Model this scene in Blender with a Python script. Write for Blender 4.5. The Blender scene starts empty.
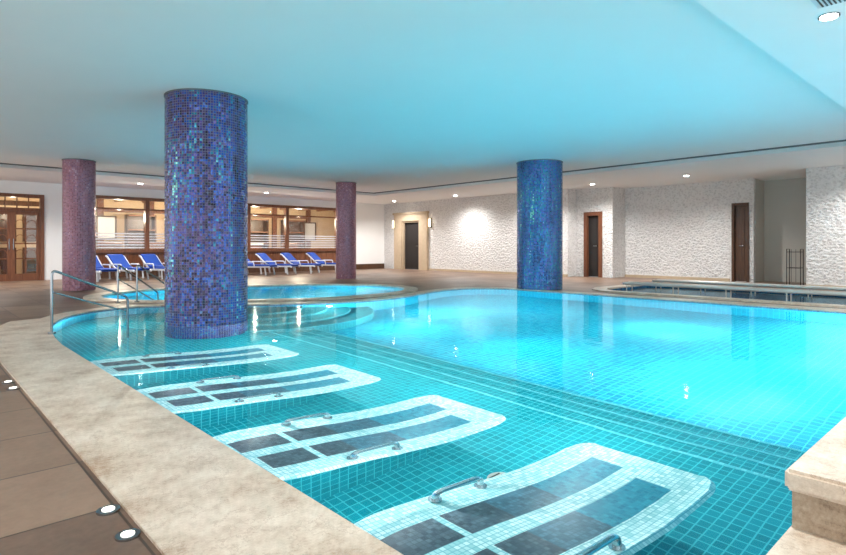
import bpy, bmesh, math, random
from mathutils import Vector, Matrix
random.seed(4)
S=bpy.context.scene; C=S.collection
S.view_settings.view_transform='Standard'
F=565.0; HY=246.0
def cam2uv(X,D): return (.735*X+.678*D, -.678*X+.735*D)
def P(px,py,z=0):
    D=(1-z)*F/(py-HY); return cam2uv((px-423)/F*D,D)
def onV(px,v):
    t=(px-423)/F; Y=v/(.735-.678*t); return Y*(.735*t+.678)
# ---------------------------------------------------------------- materials
class NT:
    def __init__(s,name):
        s.m=bpy.data.materials.new(name); s.m.use_nodes=True; s.t=s.m.node_tree; s.n=s.t.nodes; s.l=s.t.links
        s.b=s.n['Principled BSDF']; s.out=s.n['Material Output']
    def add(s,ty,**k):
        n=s.n.new(ty)
        for a,v in k.items(): setattr(n,a,v)
        return n
    def put(s,x,sock):
        if isinstance(x,bpy.types.NodeSocket): s.l.new(x,sock)
        else: sock.default_value=x
    def math(s,op,a,b=None,clamp=False):
        n=s.add('ShaderNodeMath',operation=op,use_clamp=clamp); s.put(a,n.inputs[0])
        if b is not None: s.put(b,n.inputs[1])
        return n.outputs[0]
    def vm(s,op,a,b=None):
        n=s.add('ShaderNodeVectorMath',operation=op); s.put(a,n.inputs[0])
        if b is not None: s.put(b,n.inputs[1])
        return n.outputs[0]
    def mix(s,f,a,b):
        n=s.add('ShaderNodeMix',data_type='RGBA'); s.put(f,n.inputs[0]); s.put(a,n.inputs[6]); s.put(b,n.inputs[7]); return n.outputs[2]
    def ramp(s,f,cols,interp='LINEAR'):
        n=s.add('ShaderNodeValToRGB'); r=n.color_ramp; r.interpolation=interp
        while len(r.elements)<len(cols): r.elements.new(.5)
        for e,(p,c) in zip(r.elements,cols): e.position=p; e.color=(*c[:3],1)
        s.put(f,n.inputs[0]); return n.outputs[0]
    def noise(s,vec,scale,detail=3,rough=.5):
        n=s.add('ShaderNodeTexNoise'); n.inputs['Scale'].default_value=scale; n.inputs['Detail'].default_value=detail; n.inputs['Roughness'].default_value=rough
        if vec is not None: s.put(vec,n.inputs['Vector'])
        return n.outputs['Fac']
    def coord(s,k='UV'): return s.add('ShaderNodeTexCoord').outputs[k]
    def bump(s,h,strength,dist):
        n=s.add('ShaderNodeBump'); n.inputs['Strength'].default_value=strength; n.inputs['Distance'].default_value=dist; s.put(h,n.inputs['Height']); s.l.new(n.outputs[0],s.b.inputs['Normal']); return n
    def cell(s,size,gw,sy=None):
        uv=s.coord(); v=s.vm('MULTIPLY',uv,(1/size,1/(sy or size),1)); fl=s.vm('FLOOR',v); fr=s.vm('FRACTION',v)
        w=s.add('ShaderNodeTexWhiteNoise',noise_dimensions='3D'); s.put(fl,w.inputs[0])
        sp=s.add('ShaderNodeSeparateXYZ'); s.put(fr,sp.inputs[0])
        x=s.math('MINIMUM',sp.outputs[0],s.math('SUBTRACT',1.0,sp.outputs[0])); y=s.math('MINIMUM',sp.outputs[1],s.math('SUBTRACT',1.0,sp.outputs[1]))
        g=s.math('LESS_THAN',s.math('MINIMUM',x,y),gw)
        return uv,w,g
def c(r,g,b): # sRGB 0-255 -> linear
    f=lambda x:(x/255/12.92) if x/255<=.04045 else ((x/255+.055)/1.055)**2.4
    return (f(r),f(g),f(b),1)
def plain(name,col,rough=.5,metal=0,var=.08,scale=8,bump=0):
    n=NT(name); v=n.noise(n.coord('Object'),scale)
    d=tuple(x*(1-var) for x in col[:3])+(1,); e=tuple(min(1,x*(1+var)) for x in col[:3])+(1,)
    n.put(n.mix(v,d,e),n.b.inputs['Base Color']); n.b.inputs['Roughness'].default_value=rough; n.b.inputs['Metallic'].default_value=metal
    if bump: n.bump(v,bump,.02)
    return n.m
def emit(name,col,st):
    n=NT(name); n.b.inputs['Base Color'].default_value=col; n.b.inputs['Emission Color'].default_value=col; n.b.inputs['Emission Strength'].default_value=st; return n.m
def mosaic(name,size,cols,grout,gw=.09,rough=.2,metal=0,patch=0,psc=(1,1,1),interp='LINEAR',spec=.5,wob=0):
    n=NT(name); uv,w,g=n.cell(size,gw); f=w.outputs[0]
    if patch:
        p=n.noise(n.vm('MULTIPLY',uv,psc),1.0,4,.65); p=n.math('MULTIPLY',n.math('SUBTRACT',p,.5),3.2)
        f=n.math('ADD',n.math('MULTIPLY',n.math('SUBTRACT',f,.5),1-patch+.25),n.math('ADD',n.math('MULTIPLY',p,patch),.48),True)
    col=n.ramp(f,cols,interp)
    n.put(n.mix(g,col,grout),n.b.inputs['Base Color'])
    n.put(n.math('ADD',n.math('MULTIPLY',g,.5),rough),n.b.inputs['Roughness'])
    n.b.inputs['Specular IOR Level'].default_value=spec
    if metal: n.put(n.math('MULTIPLY',n.math('SUBTRACT',1.0,g),metal),n.b.inputs['Metallic'])
    if wob:  # each glass tile is set at a slightly different tilt
        nm=n.add('ShaderNodeNewGeometry'); d=n.vm('SUBTRACT',w.outputs[1],(.5,.5,.5)); d=n.vm('MULTIPLY',d,(wob,wob,wob))
        n.l.new(n.vm('NORMALIZE',n.vm('ADD',nm.outputs['Normal'],d)),n.b.inputs['Normal'])
    return n.m
def tiles(name,size,cols,grout,gw,rough=.35):
    n=NT(name); uv,w,g=n.cell(size,gw); ns=n.noise(uv,3.5,6,.65); ns2=n.noise(uv,30,3,.6)
    f=n.math('ADD',n.math('MULTIPLY',w.outputs[0],.35),n.math('ADD',n.math('MULTIPLY',ns,.45),n.math('MULTIPLY',ns2,.25)),True)
    n.put(n.mix(g,n.ramp(f,cols),grout),n.b.inputs['Base Color']); n.b.inputs['Roughness'].default_value=rough; return n.m
M={}
M['deck']=tiles('deck_stone',.6,[(.25,c(82,62,49)),(.75,c(142,116,97))],c(66,52,42),.008,.42)
def travertine(name,a,b,s):
    n=NT(name); uv=n.coord('Object'); f=n.noise(uv,2.6,10,.72); g=n.noise(uv,42,5,.8)
    k=n.math('ADD',n.math('MULTIPLY',f,.66),n.math('MULTIPLY',g,.34))
    col=n.ramp(k,[(.38,s),(.46,a),(.6,b)])
    vein=n.math('LESS_THAN',n.math('ABSOLUTE',n.math('SUBTRACT',n.noise(uv,3.6,8,.7),.5)),.006); col=n.mix(n.math('MULTIPLY',vein,.4),col,c(150,118,92))
    n.put(col,n.b.inputs['Base Color']); n.b.inputs['Roughness'].default_value=.38; n.bump(g,.25,.01); return n.m
M['traver']=travertine('travertine_cream',c(196,178,158),c(226,212,195),c(164,136,112))
M['traver2']=travertine('travertine_brown',c(152,132,110),c(188,170,148),c(108,86,68))
M['plaster']=plain('white_plaster_panel',c(236,238,237),.8,var=.015,scale=2)
M['plaster_w']=plain('warm_white_plaster',c(242,242,241),.8,var=.02,scale=2)
M['niche']=plain('grey_beige_plaster',c(204,200,192),.8,var=.03,scale=2)
def stone(name):
    n=NT(name); uv=n.coord(); v=n.add('ShaderNodeTexVoronoi'); v.inputs['Scale'].default_value=14; n.put(n.vm('MULTIPLY',uv,(1,1.3,1)),v.inputs['Vector'])
    a=n.noise(uv,14,6,.75); k=n.math('ADD',n.math('MULTIPLY',v.outputs['Distance'],.5),n.math('MULTIPLY',a,.8))
    n.put(n.ramp(k,[(.25,c(200,197,195)),(.7,c(242,240,238))]),n.b.inputs['Base Color']); n.b.inputs['Roughness'].default_value=.85
    n.bump(k,1,.09); return n.m
M['stone']=stone('rough_white_stone')
def wood(name,a,b,rough=.35):
    n=NT(name); uv=n.coord('Object'); f=n.noise(n.vm('MULTIPLY',uv,(14,14,1.2)),2,5,.6)
    n.put(n.ramp(f,[(.3,a),(.7,b)]),n.b.inputs['Base Color']); n.b.inputs['Roughness'].default_value=rough; return n.m
M['wood']=wood('reddish_wood',c(92,54,36),c(134,84,56)); M['dwood']=wood('dark_wood',c(60,40,28),c(98,68,48)); M['lwood']=wood('orange_wood',c(118,74,48),c(158,104,70))
M['steel']=plain('stainless_steel',c(150,156,160),.16,1,.03); M['bsteel']=plain('brushed_steel',c(205,200,192),.4,.3,.03); M['chrome']=plain('polished_chrome',c(190,198,202),.14,.9,.02)
M['dark']=plain('unlit_interior_dark',c(34,28,26),.8); M['gap']=plain('gap_shade_grey',c(96,104,106),.8)  # dark tone painted for unlit doorways; grey painted for gap shade
M['dmetal']=plain('dark_metal',c(60,56,54),.4,.6)
M['white']=plain('white_plastic',c(222,225,230),.35,var=.02); M['blue']=plain('blue_fabric',c(6,66,160),.7,var=.15,scale=20)
M['pool']=mosaic('cyan_pool_mosaic',.08,[(0,c(2,152,184)),(1,c(16,174,200))],c(86,216,228),.055,.5,spec=.08)
M['pwall']=mosaic('blue_pool_wall_mosaic',.08,[(0,c(2,152,186)),(1,c(14,172,200))],c(50,198,216),.05,.5,spec=.08)
M['shelf']=mosaic('teal_shelf_mosaic',.06,[(0,c(8,128,140)),(1,c(18,146,158))],c(76,186,192),.06,.5,spec=.12)
M['nose']=mosaic('pale_step_edge_mosaic',.03,[(0,c(80,180,190)),(1,c(120,208,214))],c(90,180,190),.08,.5,spec=.1)
M['rim']=mosaic('dark_blue_rim_mosaic',.05,[(0,c(10,52,96)),(1,c(30,110,156))],c(90,140,170),.07,.3,spec=.3)
M['bedw']=mosaic('white_bed_mosaic',.025,[(0,c(150,206,208)),(1,c(222,244,242))],c(120,186,192),.08,.4,spec=.2)
M['bedd']=mosaic('dark_bed_mosaic',.025,[(0,c(46,60,72)),(1,c(84,100,110))],c(66,80,88),.08,.4,spec=.2)
M['bedm']=mosaic('slate_bed_mosaic',.025,[(0,c(38,82,102)),(1,c(74,118,136))],c(62,98,112),.08,.4,spec=.2)
M['bedt']=mosaic('teal_bed_mosaic',.025,[(0,c(10,108,134)),(1,c(48,148,168))],c(56,134,152),.08,.4,spec=.2)
M['col1']=mosaic('iridescent_blue_violet_mosaic',.032,[(0,c(28,28,48)),(.22,c(62,52,88)),(.38,c(100,74,122)),(.5,c(46,58,156)),(.6,c(20,104,190)),(.7,c(110,72,152)),(.8,c(16,140,158)),(.9,c(44,164,206)),(1,c(160,240,226))],c(98,98,116),.10,.10,.4,.68,(7.0,.8,1),wob=.26)
M['col2']=mosaic('iridescent_blue_teal_mosaic',.032,[(0,c(14,36,70)),(.22,c(22,66,144)),(.38,c(14,128,156)),(.5,c(96,64,152)),(.62,c(20,104,200)),(.76,c(14,164,140)),(.88,c(80,96,200)),(1,c(150,240,204))],c(70,96,130),.10,.10,.4,.72,(7.0,.8,1),wob=.26)
M['col3']=mosaic('rose_mauve_mosaic',.032,[(0,c(116,64,80)),(.4,c(156,98,114)),(.6,c(172,118,136)),(.8,c(134,90,126)),(1,c(206,162,174))],c(150,118,128),.10,.12,.2,.45,(5,.9,1),wob=.2)
M['lamp']=emit('lamp_glow',(1,.97,.9,1),45); M['flamp']=emit('floor_lamp_glow',(1,.95,.85,1),2.0); M['uwlamp']=emit('underwater_lamp_glow',(.85,1,1,1),30); M['warm']=emit('warm_lamp_glow',(1,.8,.55,1),3.5)
M['lobby']=plain('lobby_cream',c(206,182,150),.8,var=.18,scale=1.5)
M['tan']=plain('tan_stone',c(190,170,144),.7,var=.12); M['leather']=plain('brown_leather',c(130,92,66),.5); M['leaf']=plain('plant_leaf',c(46,84,40),.5,var=.3)
def water(name,tint,bs=2.6,st=.06):
    n=NT(name); n.n.remove(n.b)
    tr=n.add('ShaderNodeBsdfRefraction'); tr.inputs['Color'].default_value=tint; tr.inputs['Roughness'].default_value=0; tr.inputs['IOR'].default_value=1.33
    gl=n.add('ShaderNodeBsdfGlossy'); gl.inputs['Roughness'].default_value=.05; gl.inputs['Color'].default_value=(.75,.97,1,1)
    fr=n.add('ShaderNodeFresnel'); fr.inputs[0].default_value=1.33
    bp=n.add('ShaderNodeBump'); bp.inputs['Strength'].default_value=st; bp.inputs['Distance'].default_value=.05
    n.put(n.noise(n.coord('Object'),bs,2,.5),bp.inputs['Height'])
    for q in (gl,fr,tr): n.l.new(bp.outputs[0],q.inputs['Normal'])
    mx=n.add('ShaderNodeMixShader'); n.put(n.math('MULTIPLY',fr.outputs[0],.5,True),mx.inputs[0]); n.l.new(tr.outputs[0],mx.inputs[1]); n.l.new(gl.outputs[0],mx.inputs[2]); n.l.new(mx.outputs[0],n.out.inputs[0]); return n.m
M['water']=water('pool_water',(.91,.995,1,1))
def glass():
    n=NT('window_glass'); n.n.remove(n.b); tr=n.add('ShaderNodeBsdfTransparent'); tr.inputs[0].default_value=(.95,.96,.95,1); gl=n.add('ShaderNodeBsdfGlossy'); gl.inputs['Roughness'].default_value=.02
    mx=n.add('ShaderNodeMixShader'); mx.inputs[0].default_value=.06; n.l.new(tr.outputs[0],mx.inputs[1]); n.l.new(gl.outputs[0],mx.inputs[2]); n.l.new(mx.outputs[0],n.out.inputs[0]); return n.m
M['glass']=glass()
# ---------------------------------------------------------------- mesh helpers
def boxuv(me):
    uv=me.uv_layers.new(name='UVMap') if not me.uv_layers else me.uv_layers[0]
    for p in me.polygons:
        n=p.normal; a=max(range(3),key=lambda i:abs(n[i]))
        for li in p.loop_indices:
            co=me.vertices[me.loops[li].vertex_index].co
            uv.data[li].uv=(co.y,co.z) if a==0 else ((co.x,co.z) if a==1 else (co.x,co.y))
def obj(name,bm,mat,parent=None,smooth=False,uv=True,kind=None,loc=None,label=None):
    if isinstance(bm,bpy.types.Mesh): me=bm
    else:
        bmesh.ops.recalc_face_normals(bm,faces=bm.faces[:]); me=bpy.data.meshes.new(name); bm.to_mesh(me); bm.free()
    me.name=name
    if uv: boxuv(me)
    for m in (mat if isinstance(mat,list) else [mat]): me.materials.append(m)
    if smooth:
        for p in me.polygons: p.use_smooth=True
        try: me.set_sharp_from_angle(angle=math.radians(40))
        except Exception: pass
    o=bpy.data.objects.new(name,me); C.objects.link(o)
    if parent: o.parent=parent
    if kind: o['kind']=kind
    if loc: o.location=loc
    if label: o['label']=label
    return o
def B(): return bmesh.new()
def box(bm,x0,x1,y0,y1,z0,z1,mi=0):
    v=[bm.verts.new(p) for p in ((x0,y0,z0),(x1,y0,z0),(x1,y1,z0),(x0,y1,z0),(x0,y0,z1),(x1,y0,z1),(x1,y1,z1),(x0,y1,z1))]
    for f in ((3,2,1,0),(4,5,6,7),(0,1,5,4),(1,2,6,5),(2,3,7,6),(3,0,4,7)):
        fc=bm.faces.new([v[i] for i in f]); fc.material_index=mi
    return bm
def prism(bm,poly,z0,z1,mi=0,top=True,bottom=True):
    a=[bm.verts.new((x,y,z0)) for x,y in poly]; b=[bm.verts.new((x,y,z1)) for x,y in poly]; n=len(poly)
    for i in range(n): bm.faces.new((a[i],a[(i+1)%n],b[(i+1)%n],b[i])).material_index=mi
    if top: bm.faces.new(b)
    if bottom: bm.faces.new(a[::-1])
    return bm
def circ(x,y,r,n=32): return [(x+r*math.cos(2*math.pi*i/n),y+r*math.sin(2*math.pi*i/n)) for i in range(n)]
def cyl(bm,x,y,z0,z1,r,n=24): return prism(bm,circ(x,y,r,n),z0,z1)
def curve_mesh(cu):
    o=bpy.data.objects.new('tmp',cu); C.objects.link(o); dg=bpy.context.evaluated_depsgraph_get(); dg.update()
    me=bpy.data.meshes.new_from_object(o.evaluated_get(dg)); bpy.data.objects.remove(o); bpy.data.curves.remove(cu); return me
def slab(outer,holes,z0,z1):
    cu=bpy.data.curves.new('t','CURVE'); cu.dimensions='2D'; cu.fill_mode='BOTH'; cu.extrude=(z1-z0)/2
    for poly in [outer]+holes:
        s=cu.splines.new('POLY'); s.points.add(len(poly)-1); s.use_cyclic_u=True
        for i,p in enumerate(poly): s.points[i].co=(p[0],p[1],0,1)
    me=curve_mesh(cu); me.transform(Matrix.Translation((0,0,(z0+z1)/2))); return me
def tube(bm,pts,r,cyclic=False,res=3):
    cu=bpy.data.curves.new('t','CURVE'); cu.dimensions='3D'; cu.bevel_depth=r; cu.bevel_resolution=res; cu.use_fill_caps=True
    s=cu.splines.new('POLY'); s.points.add(len(pts)-1); s.use_cyclic_u=cyclic
    for i,p in enumerate(pts): s.points[i].co=(*p,1)
    me=curve_mesh(cu); bm.from_mesh(me); bpy.data.meshes.remove(me); return bm
def rounded(pts,r,n=5):
    P_=[Vector(p) for p in pts]; out=[P_[0]]
    for i in range(1,len(P_)-1):
        a,b,d=P_[i-1],P_[i],P_[i+1]; da=(a-b).normalized(); dd=(d-b).normalized(); s=b+da*r; e=b+dd*r
        for k in range(n+1):
            t=k/n; out.append(s*(1-t)**2+b*2*t*(1-t)+e*t*t)
    out.append(P_[-1]); return out
def thing(name,label,cat,loc=(0,0,0),rz=0,group=None):
    o=bpy.data.objects.new(name,None); o.empty_display_size=.2; C.objects.link(o); o.location=loc; o.rotation_euler=(0,0,rz); o['label']=label; o['category']=cat
    if group: o['group']=group
    return o
def struct(name,loc):
    o=bpy.data.objects.new(name,None); C.objects.link(o); o.location=loc; o['kind']='structure'; return o
def tag(o,label,cat,group=None):
    o['label']=label; o['category']=cat
    if group: o['group']=group
    return o
def dup(root,loc,label,rz=None):
    r=root.copy(); C.objects.link(r); r.location=loc; r['label']=label
    if rz is not None: r.rotation_euler=(0,0,rz)
    for ch in list(root.children):
        k=ch.copy(); C.objects.link(k); k.parent=r
        for g in ch.children:
            h=g.copy(); C.objects.link(h); h.parent=k
    return r
def catmull(pts,n=6,closed=True):
    out=[]; N=len(pts)
    rng=range(N) if closed else range(N-1)
    for i in rng:
        p=[pts[(i+k)%N] if closed else pts[max(0,min(N-1,i+k))] for k in (-1,0,1,2)]
        for j in range(n):
            t=j/n; out.append(tuple(.5*(2*p[1][a]+(p[2][a]-p[0][a])*t+(2*p[0][a]-5*p[1][a]+4*p[2][a]-p[3][a])*t*t+(-p[0][a]+3*p[1][a]-3*p[2][a]+p[3][a])*t**3) for a in (0,1)))
    if not closed: out.append(pts[-1])
    return out
def offset(poly,d):
    n=len(poly); ar=sum(poly[i][0]*poly[(i+1)%n][1]-poly[(i+1)%n][0]*poly[i][1] for i in range(n)); s=1 if ar>0 else -1; out=[]
    for i in range(n):
        a,b,e=Vector(poly[i-1]),Vector(poly[i]),Vector(poly[(i+1)%n]); t1=(b-a).normalized(); t2=(e-b).normalized()
        n1=Vector((t1.y,-t1.x))*s; n2=Vector((t2.y,-t2.x))*s; dd=d(poly[i]) if callable(d) else d
        q=b+(n1+n2)/(1+max(-.5,n1.dot(n2)))*dd; out.append((q.x,q.y))
    return out
def clip(poly,f,val):   # keep f(p)<val
    out=[]; n=len(poly)
    for i in range(n):
        a,b=poly[i],poly[(i+1)%n]; fa,fb=f(a)-val,f(b)-val
        if fa<=0: out.append(a)
        if fa*fb<0:
            t=fa/(fa-fb); out.append((a[0]+(b[0]-a[0])*t,a[1]+(b[1]-a[1])*t))
    return out
def lamp(kind,x,y,z,e,col,r=.05,**k):
    l=bpy.data.lights.new(kind.lower()+'_light',kind); l.energy=e; l.color=col; l.shadow_soft_size=r
    for a,v in k.items(): setattr(l,a,v)
    o=bpy.data.objects.new(l.name,l); C.objects.link(o); o.location=(x,y,z); return o
# ---------------------------------------------------------------- pools
WZ=-.006; SH=-.88; DEEP=-1.4
curve=catmull([(10.4,7.4),(10.35,8.3),(10.0,8.85),(9.3,9.05),(8.4,8.85),(7.3,8.4),(6.3,8.25),(5.4,8.45),(4.4,9.0),(3.4,9.75),(2.6,9.95),(1.9,9.5),(1.45,8.6),(1.25,7.5),(1.18,6.6)],6,False)
MAIN=[(1.18,.585),(10.4,.585)]+curve
SPA=catmull([(6.0,9.15),(7.6,9.2),(8.6,10),(8.7,11.2),(7.7,12.4),(6.3,13.1),(4.5,13.5),(3.2,12.9),(2.8,11.9),(3.3,10.8),(4.6,9.8)],7)
RP=[(11.4,-2.5),(14.3,-2.5),(14.3,6.1),(14.2,6.45),(13.9,6.7),(12.0,6.7),(11.65,6.55),(11.45,6.2)]
obj('floor',slab([(-4,-3),(18.6,-3),(18.6,19.8),(-4,19.8)],[offset(MAIN,.1),offset(SPA,.1),offset(RP,.1)],-.15,0),M['deck'],kind='structure')
obj('trim_1',slab(offset(MAIN,lambda p:.56 if (p[0]<1.6 or p[1]<1) else .28),[MAIN],-.13,.012),M['traver'],kind='structure')
obj('trim_2',slab(offset(SPA,.3),[SPA],-.12,.03),M['traver'],kind='structure')
obj('trim_3',slab(offset(RP,.3),[RP],-.12,.03),M['traver'],kind='structure')
def basin(nm,out,zb,mt,zr=-.16,mw=None):
    bm=B(); n=len(out)
    def ring(z): return [bm.verts.new((x,y,z)) for x,y in out]
    r0,r1,r2=ring(-.004),ring(zr),ring(zb)
    for i in range(n):
        j=(i+1)%n
        bm.faces.new((r0[i],r0[j],r1[j],r1[i])).material_index=1
        bm.faces.new((r1[i],r1[j],r2[j],r2[i])).material_index=2
    bm.faces.new(r2)
    return obj(nm,bm,[mt,M['rim'],mw or mt],kind='structure')
basin('pool_basin',offset(MAIN,-.003),DEEP,M['pool'],-.16,M['pwall'])
basin('spa_basin',offset(SPA,-.003),-.9,M['pool'],-.14,M['pwall'])
basin('side_basin',offset(RP,-.003),-.7,M['rim'],-.05)
inner=offset(MAIN,-.008)
STEPS=((3.62,SH),(3.84,-.93),(4.06,-.98),(4.28,-1.03))
bm=B(); prism(bm,clip(inner,lambda p:p[0],STEPS[0][0]),DEEP+.01,SH); obj('shelf_floor',bm,M['shelf'],kind='structure')
bm=B()
for k,(u,z) in enumerate(STEPS[1:]): prism(bm,clip(inner,lambda p:p[0],u),DEEP+.02+.01*k,z)
obj('pool_step',bm,M['shelf'],kind='structure')
bm=B()
for u,z in STEPS: box(bm,u-.018,u+.005,.6,7.2,z-.03,z+.005)
obj('trim_4',bm,M['nose'],kind='structure')
RR=((2.05,-.80),(1.65,-.66),(1.25,-.48),(.85,-.30))
bm=B()
for r,z in RR: prism(bm,clip(circ(4.3,8.9,r,64),lambda p:p[1],9.0),DEEP+.06,z)
obj('curved_steps',bm,M['shelf'],kind='structure')
bm=B()
for r,z in RR:
    tube(bm,[(4.3+(r-.01)*math.cos(a),8.9+(r-.01)*math.sin(a),z) for a in [math.radians(-170+i*4) for i in range(41)]],.010)
obj('trim_5',bm,M['nose'],kind='structure')
C1=(2.98,7.46)
def sheet(poly,holes,z):
    cu=bpy.data.curves.new('t','CURVE'); cu.dimensions='2D'; cu.fill_mode='BOTH'
    for q in [poly]+holes:
        s=cu.splines.new('POLY'); s.points.add(len(q)-1); s.use_cyclic_u=True
        for i,p in enumerate(q): s.points[i].co=(p[0],p[1],0,1)
    me=curve_mesh(cu); me.transform(Matrix.Translation((0,0,z)))
    if me.polygons[0].normal.z<0: me.flip_normals()
    return me
def watersheet(nm,poly,z,label,holes=[]):
    o=obj(nm,sheet(poly,holes,z),M['water']); tag(o,label,'water'); o['kind']='stuff'; return o
watersheet('pool_water',MAIN,WZ,'clear turquoise water filling the large main pool',[circ(C1[0],C1[1],.513,48)])
watersheet('spa_water',SPA,WZ,'bright cyan water of the small rounded pool behind the handrails')
watersheet('side_pool_water',RP,WZ-.03,'dark water of the narrow side pool under the long steel rails')
# ---------------------------------------------------------------- ceiling
ZC,ZP=2.95,2.86
bm=B(); box(bm,-4,12.85,1.75,16.6,ZC,ZC+.1); obj('ceiling',bm,M['plaster'],kind='structure')
obj('ceiling_perimeter',slab([(-4.2,-3),(18.7,-3),(18.7,20),(-4.2,20)],[[(-4,1.75),(12.85,1.75),(12.85,16.6),(-4,16.6)]],ZP,ZC+.1),M['plaster_w'],kind='structure')
bm=B(); box(bm,12.7,12.85,1.9,16.6,ZC-.012,ZC); box(bm,-4,12.7,16.45,16.6,ZC-.012,ZC); obj('trim_6',bm,M['gap'],kind='structure')  # grey strip painted as the shade of the ceiling gap
# ---------------------------------------------------------------- walls
def wallU(nm,u,v0,v1,ops,mat,t=.15):
    bm=B(); v=v0
    for a,b,z0,z1 in sorted(ops):
        if a>v: box(bm,u,u+t,v,a,0,ZP)
        if z0>0: box(bm,u,u+t,a,b,0,z0)
        box(bm,u,u+t,a,b,z1,ZP); v=b
    box(bm,u,u+t,v,v1,0,ZP); return obj(nm,bm,mat,kind='structure')
def wallV(nm,v,u0,u1,ops,mat,t=.15):
    bm=B(); u=u0
    for a,b,z0,z1 in sorted(ops):
        if a>u: box(bm,u,a,v,v+t,0,ZP)
        if z0>0: box(bm,a,b,v,v+t,0,z0)
        box(bm,a,b,v,v+t,z1,ZP); u=b
    if u1>u: box(bm,u,u1,v,v+t,0,ZP)
    return obj(nm,bm,mat,kind='structure')
wallV('wall_left',19.8,-4,16.05,[(1.5,3.08,0,2.5),(4.35,13.4,.83,2.58)],M['plaster_w'])
wallU('wall_right',15.9,10.3,19.8,[(17.4,18.5,0,2.06)],M['stone'])
bm=B(); box(bm,16.05,16.4,10.3,10.45,0,ZP); obj('wall_return',bm,M['stone'],kind='structure')
wallU('wall_right_recess',16.4,9.0,10.3,[(9.35,10.0,0,2.1)],M['stone'])
bm=B(); box(bm,16.55,17.35,9.0,9.15,0,ZP); obj('wall_return_2',bm,M['stone'],kind='structure')
wallU('wall_right_middle',17.2,5.25,9.0,[(5.36,5.8,0,2.2)],M['stone'])
bm=B(); box(bm,18.1,18.25,3.4,5.4,0,ZP); box(bm,17.35,18.1,5.25,5.4,0,ZP); box(bm,16.05,18.1,3.55,3.72,0,ZP); obj('wall_niche',bm,M['niche'],kind='structure')
wallU('wall_right_near',15.9,-3,3.72,[],M['stone'])
bm=B(); box(bm,15.87,15.9,10.3,16.9,0,.08); box(bm,17.17,17.2,5.85,9.0,0,.08); box(bm,15.87,15.9,-3,3.72,0,.08); obj('baseboard_right',bm,M['tan'],kind='structure')
bm=B(); box(bm,3.95,15.87,19.76,19.8,0,.22); obj('baseboard_left',bm,M['dwood'],kind='structure')
bm=B(); box(bm,4.35,13.4,19.77,19.8,.22,.8)
for k in range(19): box(bm,4.35+k*.5,4.39+k*.5,19.755,19.77,.22,.8)
obj('trim_7',bm,M['wood'],kind='structure')
def doorU(n,u,v0,v1,h,fm,lm,fw=.09):
    r=struct('door_%d'%n,(u,v0,0)); w=v1-v0
    bm=B(); box(bm,-.04,.12,0,fw,0,h); box(bm,-.04,.12,w-fw,w,0,h); box(bm,-.04,.12,fw,w-fw,h-fw,h); obj('door_frame',bm,fm,r)
    bm=B(); box(bm,.06,.1,fw,w-fw,.01,h-fw); box(bm,.045,.06,fw+.08,w-fw-.08,.2,h*.45); box(bm,.045,.06,fw+.08,w-fw-.08,h*.52,h-fw-.12); lf=obj('door_leaf',bm,lm,r)
    bm=B(); tube(bm,[(.06,fw+.08,1.0),(0.0,fw+.08,1.0),(0.0,fw+.2,1.0)],.012); obj('door_handle',bm,M['steel'],lf,True)
    return r
d1=doorU(1,15.9,17.4,18.5,2.06,M['tan'],M['dark'],.06)  # dark leaf colour stands for the unlit opening
bm=B(); box(bm,-.1,0,-.5,0,0,2.35); box(bm,-.1,0,1.1,1.6,0,2.35); box(bm,-.1,0,-.0,1.1,2.06,2.35); box(bm,-.14,0,-.55,1.65,2.35,2.43); obj('stone_surround',bm,M['tan'],d1)
doorU(2,16.4,9.35,10.0,2.1,M['wood'],M['dark'],.12)
doorU(3,17.2,5.36,5.8,2.2,M['dwood'],M['dwood'],.06)
for v in (16.75,19.05):
    r=thing('wall_sconce','slim glowing wall sconce %s the dark doorway with the stone surround'%('right of' if v<17 else 'left of'),'wall lamp',(15.9,v,1.95),group='sconces by the stone doorway')
    bm=B(); box(bm,-.03,0,-.05,.05,-.2,.2); obj('back_plate',bm,M['dmetal'],r)
    bm=B(); prism(bm,[( -.08+.045*math.cos(a),.045*math.sin(a)) for a in [i*math.pi/6 for i in range(12)]],-.16,.16); obj('lamp_shade',bm,M['warm'],r)
r=struct('door_4',(1.5,19.8,0))
bm=B(); box(bm,0,.1,-.05,.12,0,2.5); box(bm,1.48,1.58,-.05,.12,0,2.5); box(bm,.1,1.48,-.05,.12,2.4,2.5); box(bm,.1,1.48,-.04,.12,2.0,2.1); obj('door_frame',bm,M['wood'],r)
for a in (.1,.79):
    w=.69; bm=B(); box(bm,a,a+.09,0,.05,0,2.0); box(bm,a+w-.09,a+w,0,.05,0,2.0); box(bm,a+.09,a+w-.09,0,.05,0,.2); box(bm,a+.09,a+w-.09,0,.05,1.9,2.0)
    for z in (.62,1.05,1.48): box(bm,a+.09,a+w-.09,.01,.04,z,z+.035)
    box(bm,a+w/2-.018,a+w/2+.018,.01,.04,.2,1.9)
    for z in (.655,1.085,1.515):    # arched heads of the lattice
        for xx in (a+.09+(w/2-.1)/2,a+w/2+.018+(w/2-.1)/2):
            tube(bm,[(xx+.11*math.cos(q*math.pi/8),.025,z+.12+.12*math.sin(q*math.pi/8)) for q in range(9)],.011,False,1)
    lf=obj('door_leaf',bm,M['wood'],r)
    bm=B(); box(bm,a+.09,a+w-.09,.02,.028,.2,1.9); obj('pane',bm,M['glass'],lf)
    bm=B(); hx=a+(w-.05 if a<.5 else .05); tube(bm,[(hx,0,.9),(hx,-.05,.9),(hx,-.05,1.2),(hx,0,1.2)],.012); obj('door_handle',bm,M['steel'],lf,True)
bm=B()
for k in range(1,5): box(bm,.1+k*.276-.015,.1+k*.276+.015,.01,.04,2.1,2.4)
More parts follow.
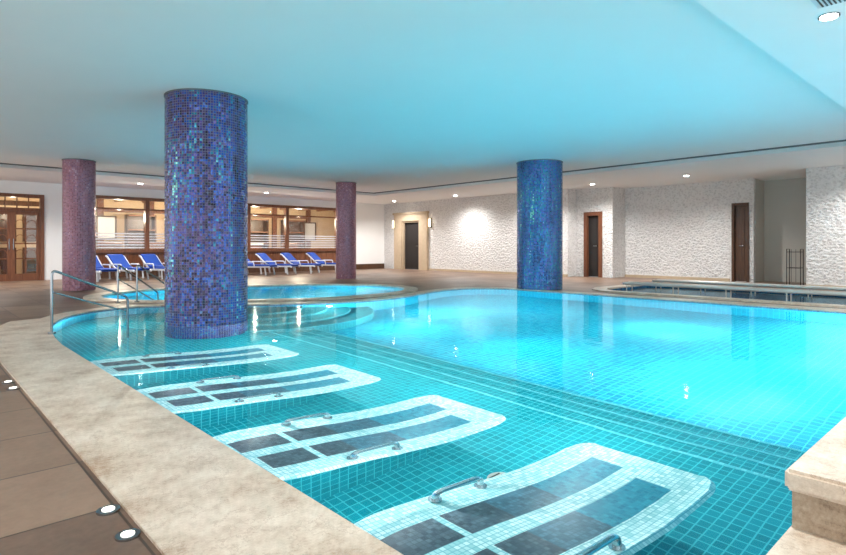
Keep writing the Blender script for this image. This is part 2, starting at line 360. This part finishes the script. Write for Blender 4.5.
obj('transom_bars',bm,M['wood'],r)
mull=[4.35,5.92,7.5,9.45,11.04,13.4]
for i in range(5):
    a,b=mull[i],mull[i+1]; w=b-a
    r=struct('window_%d'%(i+1),(a,19.8,.83)); h=1.75
    bm=B(); e=.06; box(bm,0,e,-.06,.13,0,h); box(bm,w-e,w,-.06,.13,0,h); box(bm,e,w-e,-.06,.13,0,.07); box(bm,e,w-e,-.06,.13,h-.1,h); box(bm,e,w-e,-.02,.06,h-.42,h-.37); obj('window_frame',bm,M['wood'],r)
    bm=B(); box(bm,e,w-e,.05,.056,.07,h-.1); obj('pane',bm,M['glass'],r)
    bm=B()
    for k in range(6): box(bm,e,w-e,.04,.047,.1+k*.09,.135+k*.09)
    obj('frosted_stripes',bm,M['white'],r)
    bm=B(); box(bm,0,w,-.1,0,-.04,0); obj('window_sill',bm,M['wood'],r)
# lobby
bm=B(); box(bm,-2,17,24,24.1,0,3); box(bm,-2.1,-2,19.95,24,0,3); box(bm,17,17.1,19.95,24,0,3); obj('wall_lobby',bm,M['lobby'],kind='structure')
bm=B(); box(bm,-1.0,3.4,22.3,22.4,0,ZP)
obj('wall_lobby_partition',bm,M['lobby'],kind='structure')
bm=B()
for k in range(5): box(bm,.4+k*.62,.85+k*.62,22.24,22.3,.1,.95); box(bm,.4+k*.62,.85+k*.62,22.24,22.3,1.15,2.2)
box(bm,.3,3.4,22.26,22.3,0,.1); box(bm,.3,3.4,22.26,22.3,2.3,2.45); obj('trim_10',bm,M['dwood'],kind='structure')
bm=B()
for u in (3.6,5.4,7.2,9.0,10.8,12.6,14.4): box(bm,u,u+.22,23.9,24,0,ZP)
box(bm,3.6,14.6,23.92,24,2.3,2.45); box(bm,3.6,14.6,23.93,24,0,.9); obj('trim_8',bm,M['wood'],kind='structure')
bm=B(); box(bm,-2,17,19.8,24,-.1,0); obj('floor_lobby',bm,M['tan'],kind='structure')
bm=B(); box(bm,-2,17,20,24,ZP,3.0)
obj('ceiling_lobby',bm,M['lobby'],kind='structure')
bm=B()
for u in range(0,17,1): box(bm,u,u+.14,20.3,24,2.7,ZP)
obj('trim_9',bm,M['lwood'],kind='structure')
for i,u in enumerate((2.5,5.5,7.5,10.5,12.5)):
    r=thing('added_lobby_lamp','added small round ceiling lamp inside the lobby, %s from the left'%['first','second','third','fourth','fifth'][i],'ceiling light',(u,21.6,ZP),group='added lobby ceiling lamps')  # made-up disc fixtures for the added lobby point lights
    bm=B(); cyl(bm,0,0,-.03,0,.11); obj('rim',bm,M['white'],r); bm=B(); cyl(bm,0,0,-.05,-.03,.08); obj('lens',bm,M['warm'],r)
    lamp('POINT',u,21.4,2.0,30 if i==0 else 180,(1,.86,.66),0)
for i,u in enumerate((4.2,6.3,9.6,11.1,12.95)):
    r=thing('shelf_unit',['tall dark wood lobby shelf seen through the left windows','tall dark wood lobby shelf seen just left of the big column','tall dark wood lobby shelf seen just right of the big column','tall dark wood lobby shelf in the middle of the right windows','tall dark wood lobby shelf seen through the rightmost window'][i],'shelf',(u,23.4,0),group='lobby shelves')
    bm=B(); box(bm,0,.05,0,.38,0,2.2); box(bm,1.0,1.05,0,.38,0,2.2); box(bm,.05,1.0,.34,.38,0,2.2); obj('body',bm,M['dwood'],r)
    for z in (.1,.6,1.1,1.6,2.15):
        bm=B(); box(bm,.05,1.0,0,.34,z,z+.04); obj('shelf_board',bm,M['lwood'],r)
r=thing('reception_counter','long pale reception counter in the lobby behind the glass','counter',(8.6,22.2,0))
bm=B(); box(bm,0,2.6,0,.5,0,1.05); obj('body',bm,M['wood'],r); bm=B(); box(bm,-.05,2.65,-.05,.55,1.05,1.11); obj('counter_top',bm,M['white'],r)
for i,u in enumerate((5.35,7.9,14.2)):
    r=thing('picture_frame','framed pale picture on the lobby back wall, %s from the left'%['first','second','third'][i],'picture',(u,23.9,1.25),group='lobby pictures')
    bm=B(); box(bm,0,.7,-.04,0,0,.06); box(bm,0,.7,-.04,0,.84,.9); box(bm,0,.06,-.04,0,.06,.84); box(bm,.64,.7,-.04,0,.06,.84); obj('frame',bm,M['dwood'],r)
    bm=B(); box(bm,.06,.64,-.02,-.01,.06,.84); obj('picture',bm,M['white'],r)
def armchair(u,l):
    r=thing('armchair',l,'armchair',(u,21.2,0),random.uniform(-.5,.5),'lobby armchairs')
    bm=B(); box(bm,-.3,.3,-.3,.25,.25,.45); bmesh.ops.bevel(bm,geom=bm.edges[:],offset=.03,segments=2,affect='EDGES'); obj('seat',bm,M['leather'],r)
    bm=B(); box(bm,-.36,.36,.25,.4,.2,1.15); bmesh.ops.bevel(bm,geom=bm.edges[:],offset=.05,segments=3,affect='EDGES'); obj('backrest',bm,M['leather'],r)
    for x in (-.4,.3):
        bm=B(); box(bm,x,x+.1,-.3,.25,.2,.66); bmesh.ops.bevel(bm,geom=bm.edges[:],offset=.03,segments=2,affect='EDGES'); obj('armrest',bm,M['leather'],r)
    for x in (-.3,.3):
        for y in (-.25,.3):
            bm=B(); cyl(bm,x,y,0,.22,.025,10); obj('leg',bm,M['dwood'],r)
for u,l in ((5.2,'brown lobby armchair behind the left windows'),(6.7,'brown lobby armchair just left of the big column behind glass'),(12.1,'brown lobby armchair behind the rightmost window')): armchair(u,l)
r=thing('potted_plant','tall potted plant standing behind the left timber door','plant',(1.95,20.8,0))
bm=B(); prism(bm,circ(0,0,.2,16),0,.4); obj('pot',bm,M['leather'],r)
bm=B()
for k in range(46):
    a=random.uniform(0,6.28); h=random.uniform(.5,1.9); L=random.uniform(.25,.45); tl=random.uniform(-.3,.5)
    p0=Vector((0,0,h)); d=Vector((math.cos(a),math.sin(a),tl)).normalized(); s=Vector((-math.sin(a),math.cos(a),0))*.05
    m=p0+d*L*.5; bm.faces.new([bm.verts.new(p) for p in (p0,m+s,p0+d*L,m-s)])
tube(bm,[(0,0,.35),(0,0,1.9)],.02); obj('foliage',bm,M['leaf'],r)
# ---------------------------------------------------------------- columns
def column(x,y,r,mat,label,zb,ztop=ZC):
    t=thing('column',label,'column',(x,y,zb),group='mosaic columns'); n=72; bm=B(); uvl=bm.loops.layers.uv.new('UVMap'); h=ztop-zb
    for i in range(n):
        a0,a1=2*math.pi*i/n,2*math.pi*(i+1)/n
        v=[bm.verts.new((r*math.cos(a),r*math.sin(a),z)) for a,z in ((a0,0),(a1,0),(a1,h),(a0,h))]
        f=bm.faces.new(v)
        for lp,(a,z) in zip(f.loops,((a0,0),(a1,0),(a1,h),(a0,h))): lp[uvl].uv=(a*r,z+zb)
    bmesh.ops.remove_doubles(bm,verts=bm.verts[:],dist=1e-5)
    obj('shaft',bm,mat,t,True,uv=False)
    bm=B(); cyl(bm,0,0,h-.02,h,r+.008,72); obj('top_shade_ring',bm,M['gap'],t)  # grey ring painted as shade where shaft meets ceiling
    return t
column(C1[0],C1[1],.515,M['col1'],'huge blue and violet mosaic column standing in the pool shallows, nearest the camera',SH)
x,y=cam2uv((539.5-423)/F*13.2,13.2); column(x,y,.525,M['col2'],'blue and teal mosaic column at the far edge of the main pool',.012)
x,y=cam2uv(-7.85,12.9); column(x,y,.33,M['col3'],'dusty rose mosaic column at far left beside the timber door',0)
x,y=cam2uv(-2.37,17.4); column(x,y,.31,M['col3'],'slim dusty rose mosaic column at the back beside the blue loungers',0)
# ---------------------------------------------------------------- underwater loungers
def bed(v0,label):
    t=thing('massage_bed',label,'massage bed',(1.24,v0,SH),group='underwater massage beds'); L=1.74; W=.82
    def zt(s): return -SH-.19-.26*s-.045*math.sin(math.pi*s)+.03*math.sin(2*math.pi*s)
    ss=[0,.03,.05,.08,.12,.17,.2,.222,.26,.3,.34,.38,.42,.46,.5,.54,.58,.62,.66,.7,.74,.78,.82,.86,.9,.93,.955,.975,.99,1]
    ww=[0,.03,.07,.19,.42,.55,.78,.93,.97,1]
    bm=B(); th=.035; G=[]
    def half(s):
        h=1-.03*s
        if s>.9: h*=1-.18*(1-math.sqrt(max(0,1-((s-.9)/.1)**2)))
        if s<.1: h*=.9+.1*(s/.1)
        return h
    for s in ss:
        hs=half(s); G.append([(bm.verts.new((s*L,W/2+(w-.5)*W*hs,zt(s)+(.010 if w in (.03,.97) else (-.012 if w in (0,1) else 0)))),bm.verts.new((s*L,W/2+(w-.5)*W*hs*.94,zt(s)-th-.01))) for w in ww])
    for i in range(len(ss)-1):
        for j in range(len(ww)-1):
            f=bm.faces.new((G[i][j][0],G[i+1][j][0],G[i+1][j+1][0],G[i][j+1][0])); sc=(ss[i]+ss[i+1])/2
            if j==3: f.material_index=0 if (sc<.05 or sc>.86 or .2<sc<.222) else (1 if sc<.34 else (2 if sc<.54 else 3))
            elif j==5: f.material_index=0 if (sc<.03 or sc>.9 or .2<sc<.222) else (1 if sc<.38 else (2 if sc<.58 else 3))
            bm.faces.new((G[i][j][1],G[i][j+1][1],G[i+1][j+1][1],G[i+1][j][1]))
        for j in (0,len(ww)-1): bm.faces.new((G[i][j][0],G[i+1][j][0],G[i+1][j][1],G[i][j][1]))
    for i in (0,len(ss)-1):
        for j in range(len(ww)-1): bm.faces.new((G[i][j][0],G[i][j+1][0],G[i][j+1][1],G[i][j][1]))
    obj('bed_surface',bm,[M['bedw'],M['bedd'],M['bedm'],M['bedt']],t,True)
    bm=B(); box(bm,0,1.2,.27,.55,0,.36); obj('support_block',bm,M['shelf'],t)
    for w in (.075,.925):
        bm=B(); y=w*W; z=zt(.35); tube(bm,rounded([(.48,y,z-.02),(.48,y,z+.10),(.78,y,z+.06),(.78,y,z-.05)],.05),.018)
        for x in (.48,.78): cyl(bm,x,y,zt(x/L)-.01,zt(x/L)+.015,.032,16)
        obj('grab_handle',bm,M['chrome'],t,True)
    return t
for v0,l in zip((1.03,2.34,3.68,5.02),('white mosaic underwater massage bed nearest the camera','second nearest white mosaic underwater massage bed','third nearest white mosaic underwater massage bed','white mosaic underwater massage bed nearest the huge column')): bed(v0,l)
r=thing('floor_drain','small round drain on the teal pool floor between the nearest two beds','drain',(2.55,2.1,SH))
bm=B(); cyl(bm,0,0,0,.008,.08,24); obj('drain_ring',bm,M['bsteel'],r); bm=B()
for k in range(-2,3): box(bm,-.045,.045,k*.024-.005,k*.024+.005,.008,.011)
obj('slots',bm,M['dmetal'],r)
# ---------------------------------------------------------------- marble block
r=thing('marble_ledge','raised marble ledge block with a cream slab top at the right pool edge','ledge',(2.3,-1.2,.012))
bm=B(); box(bm,0,5.5,0,1.78,0,.13); obj('base_block',bm,M['traver2'],r)
bm=B(); box(bm,-.02,5.5,0,1.8,.13,.205); bmesh.ops.bevel(bm,geom=bm.edges[:],offset=.012,segments=2,affect='EDGES'); obj('top_slab',bm,M['traver'],r)
# ---------------------------------------------------------------- handrails
def rail(pa,pb,ha,hb,zb,label,mid=True,z0=.012,rr=.014):
    t=thing('handrail',label,'handrail',(pa[0],pa[1],z0),group='stainless steel pool handrails')
    d=Vector((pb[0]-pa[0],pb[1]-pa[1],0))
    bm=B(); tube(bm,rounded([(0,0,0),(0,0,ha),(d.x,d.y,hb),(d.x,d.y,zb)],.06),rr); obj('top_bar',bm,M['steel'],t,True)
    if mid:
        bm=B(); tube(bm,[(0,0,ha-.25),(d.x,d.y,hb-.18)],.010); obj('middle_bar',bm,M['steel'],t,True)
    bm=B(); cyl(bm,0,0,0,.02,.04); obj('base_flange',bm,M['steel'],t)
    return t
rail((1.24,7.5),(2.05,7.6),.72,.36,-.8,'steel handrail nearest the camera going down from the left coping')
rail(P(118,305),P(158,301),.66,.12,-.3,'steel handrail entering the small rounded pool, left of the big column',True,.03,.014)
rail(P(137,304),P(176,300),.66,.12,-.3,'steel handrail at the small rounded pool, closest to the big column',False,.03,.014)
for i,(u,lab) in enumerate(((11.95,'long low steel rail along the near side of the side pool'),(13.4,'long low steel rail along the far side of the side pool'))):
    t=thing('pool_rail',lab,'rail',(u,-2.2,-.04),group='long rails of the side pool')
    for k in range(2):
        bm=B(); tube(bm,[(k*.26,0,.20),(k*.26,8.5,.20)],.032); obj('bar',bm,M['bsteel'],t,True)
    for k in range(9):
        bm=B(); y=.1+k*1.04; tube(bm,[(0,y,-.6),(0,y,.18)],.012); tube(bm,[(.26,y,-.6),(.26,y,.18)],.012); box(bm,-.03,.29,y-.012,y+.012,.165,.185); obj('bracket',bm,M['bsteel'],t)
r=thing('towel_stand','dark metal stand with bars in the niche at right','stand',(16.5,3.95,0))
bm=B()
for y in (0,.3): tube(bm,[(-.12,y,0),(-.12,y,.92),(.12,y,.92),(.12,y,0)],.01)
obj('frame',bm,M['dmetal'],r); bm=B()
for z in (.45,.85): tube(bm,[(-.12,0,z),(-.12,.3,z)],.008); tube(bm,[(.12,0,z),(.12,.3,z)],.008)
for k in range(1,3): tube(bm,[(-.12,k*.1,.1),(-.12,k*.1,.92)],.005)
obj('bars',bm,M['dmetal'],r)
# ---------------------------------------------------------------- sun loungers
def ribbon(bm,x0,x1,prof,th):
    R=[]
    for i,(y,z) in enumerate(prof):
        a=Vector(prof[max(0,i-1)]); b=Vector(prof[min(len(prof)-1,i+1)]); t=(b-a).normalized(); n=Vector((-t.y,t.x))*th
        R.append([bm.verts.new(p) for p in ((x0,y,z),(x1,y,z),(x1,y+n.x,z+n.y),(x0,y+n.x,z+n.y))])
    for i in range(len(R)-1):
        for k in range(4): bm.faces.new((R[i][k],R[i][(k+1)%4],R[i+1][(k+1)%4],R[i+1][k]))
    bm.faces.new(R[0][::-1]); bm.faces.new(R[-1]); return bm
def lounger(loc,label,rz=0):
    t=thing('sun_lounger',label,'sun lounger',loc,rz,'blue sun loungers under the windows')
    back=[(.16,.34),(.26,.37),(.38,.44),(.5,.53),(.62,.62),(.72,.70),(.78,.74),(.86,.76)]
    for x in (-.32,.32):
        bm=B(); ribbon(bm,x-.03,x+.03,[(-1.0,.26),(-.92,.29),(-.4,.28),(.1,.28),(.9,.25)],.055); obj('side_rail',bm,M['white'],t)
        for y in (-.75,.6):
            bm=B(); tube(bm,[(x,y,.3),(x*1.05,y-.06,.02)],.034); cyl(bm,x*1.05,y-.06,0,.03,.04,12); obj('leg',bm,M['white'],t)
        bm=B(); ribbon(bm,x-.026,x+.026,back,.04); obj('back_frame',bm,M['white'],t)
        bm=B(); tube(bm,rounded([(x*1.08,-.25,.32),(x*1.08,-.2,.5),(x*1.08,.3,.5),(x*1.08,.42,.46)],.05),.022); obj('armrest',bm,M['white'],t)
    bm=B(); ribbon(bm,-.28,.28,[(-.97,.31),(-.88,.33),(-.4,.325),(.16,.325)],.07); obj('seat',bm,M['blue'],t)
    bm=B(); ribbon(bm,-.28,.28,back,.075); obj('backrest',bm,M['blue'],t)
    bm=B(); tube(bm,[(-.3,.55,.28),(-.3,.6,.6),(.3,.6,.6),(.3,.55,.28)],.018); obj('back_support',bm,M['white'],t)
    return t
LL=[(97,'leftmost blue sun lounger, half behind the dusty rose column'),(127,'blue sun lounger just right of the left dusty rose column'),(159,'blue sun lounger partly hidden by the left side of the big column'),(254,'blue sun lounger just right of the big column'),(276,'second blue sun lounger right of the big column'),(300,'third blue sun lounger right of the big column'),(325,'blue sun lounger next to the slim back column')]
proto=None
for px,l in LL:
    loc=(onV(px,18.5),18.5,0); rz=math.radians(random.uniform(-5,5)+(14 if px<200 else 26))
    if proto is None: proto=lounger(loc,l,rz); proto.scale=(.8,.8,.9)
    else: dup(proto,loc,l,rz)
# ---------------------------------------------------------------- lights
dl=[(5.2,18.0,'over the loungers left of the big column'),(1.6,18,'over the left timber door'),(9.3,18.1,'behind the big column'),(12.6,18.1,'near the slim back column'),(14.9,17.9,'in front of the stone doorway'),(14.9,14.4,'over the far stone wall, left'),(14.8,11.4,'over the far stone wall, left of the blue teal column'),(15.2,9,'before the wood framed door'),(15.2,6.24,'before the middle stone wall'),(14.8,2.2,'before the near stone wall at right'),(5.5,1.13,'in the pale ceiling strip at top right'),(8.6,1.1,'above the right pool end'),(2.2,.9,'above the nearest bed'),(-1.5,18,'far left'),(-1.2,4,'added out of view over the left deck'),(-1.2,9,'added out of view over the left deck farther back')]  # left deck spots are added out of view to brighten that side
for u,v,l in dl:
    zz=ZC if (1.75<v<16.6 and u<12.85) else ZP
    r=thing('ceiling_downlight','round recessed ceiling spotlight '+l,'ceiling light',(u,v,zz),group='recessed ceiling spotlights')
    bm=B(); prism(bm,circ(0,0,.075),-.012,0); obj('rim',bm,M['steel'],r); bm=B(); prism(bm,circ(0,0,.06),-.018,-.012); obj('lens',bm,M['lamp'],r)
    lamp('SPOT',u,v,zz-.03,260 if u<0 else (260 if v<2 and u<9 else 400),(1,.97,.94),.05,spot_size=math.radians(150),spot_blend=.8)
r=thing('ceiling_vent','white slatted air vent beside the top right spotlight','vent',(5.1,1.0,ZP)); bm=B(); box(bm,-.15,.15,-.15,.15,-.01,0); obj('frame',bm,M['white'],r)
bm=B()
for k in range(-4,5): box(bm,-.13,.13,k*.028-.005,k*.028+.005,-.016,-.01)
obj('slats',bm,M['dmetal'],r)
for i,v in enumerate((2.12,2.37,4.85,5.1)):
    r=thing('floor_light','small round floor light in the brown tiles, %s from the camera along the coping'%['first','second','third','fourth'][i],'floor light',(.572,v,0),group='floor lights along the coping')
    bm=B(); cyl(bm,0,0,0,.008,.04); obj('rim',bm,M['steel'],r); bm=B(); cyl(bm,0,0,.008,.011,.022); obj('lens',bm,M['flamp'],r)
CY=(1,.985,.97)
K=2.05
def uw(x,y,z,nx,ny,label,e,R=.07,off=.6,lz=-.6):
    r=thing('underwater_light',label,'pool light',(x,y,z),math.atan2(ny,nx),'underwater pool lights')
    def disc(rr,a,b):
        bm=B(); prism(bm,circ(0,0,rr),a,b); bm.transform(Matrix.Rotation(math.pi/2,4,'Y')); return bm
    obj('rim',disc(R,0,.02),M['steel'],r); obj('lens',disc(R*.75,.02,.03),M['uwlamp'],r)
    lamp('POINT',x+nx*off,y+ny*off,lz,e*K,CY,0)
uw(5.5,8.39,-.4,-.3,-.95,'glowing underwater light on the curved far wall beside the big column',24,lz=-.4)
for i,v in enumerate((2.0,4.2,6.4)): uw(4.28,v,-1.2,1,0,'added underwater fill light on the lowest step riser, %s from the marble ledge'%['first','second','third'][i],24,off=1.3,R=.05,lz=-.8)  # riser lamps added on the hidden side to fill the pool
for i,u in enumerate((6.2,8.0,9.6)): uw(u,.6,-.6,0,1,'added underwater fill light on the near pool wall, %s from the steps'%['first','second','third'][i],(42,28,28)[i],off=1.2,lz=-.85)  # unseen lamps added behind the ledge to brighten the water
uw(10.38,1.3,-.6,-1,0,'added underwater fill light at the right end of the pool wall',26,off=.9)  # added out of view for more light in the pool
for x,y,e in ((8.6,6.2,16),(7.2,7.2,28),(8.2,3.6,30),(9.2,7.6,16)): lamp('POINT',x,y,-.85,e*K,CY,0)  # added fill points without fixtures, deep end
for i,(u,v) in enumerate(((3.35,6.3),(1.5,4.75),(1.5,6.3))): 
    r=thing('shelf_light','small glowing light in the teal shelf floor '+['beyond the fourth bed','at the heads of the last two beds','at the head of the fourth bed'][i],'pool light',(u,v,SH),group='small lights beside the beds')
    bm=B(); cyl(bm,0,0,0,.012,.03); obj('rim',bm,M['steel'],r)
    bm=B(); cyl(bm,0,0,.012,.02,.024); obj('lens',bm,M['uwlamp'],r)
for v in (1.95,3.3,4.6,6.2): lamp('POINT',1.7,v+.05,-.1,24,CY,0); lamp('POINT',3.3,v,-.08,40,CY,0)  # more points added without fixtures to brighten the shelf
lamp('POINT',2.0,8.7,-.15,34,CY,0)
for x,y in ((4.6,12.6),(6.5,10.2),(7.9,11.4),(3.9,11.6)): lamp('POINT',x,y,-.3,46,CY,0)  # spa fill points, also added without fixtures
w=bpy.data.worlds.new('W'); S.world=w; w.use_nodes=True; w.node_tree.nodes['Background'].inputs[0].default_value=(.98,.99,1,1); w.node_tree.nodes['Background'].inputs[1].default_value=2.1
cd=bpy.data.cameras.new('Camera'); cd.sensor_width=36; cd.lens=36*F/846; cd.shift_y=-(277.5-HY)/846; cd.clip_start=.02
co=bpy.data.objects.new('Camera',cd); C.objects.link(co); co.location=(0,0,1.0); co.rotation_euler=(math.pi/2,0,-math.atan2(.678,.735)); S.camera=co
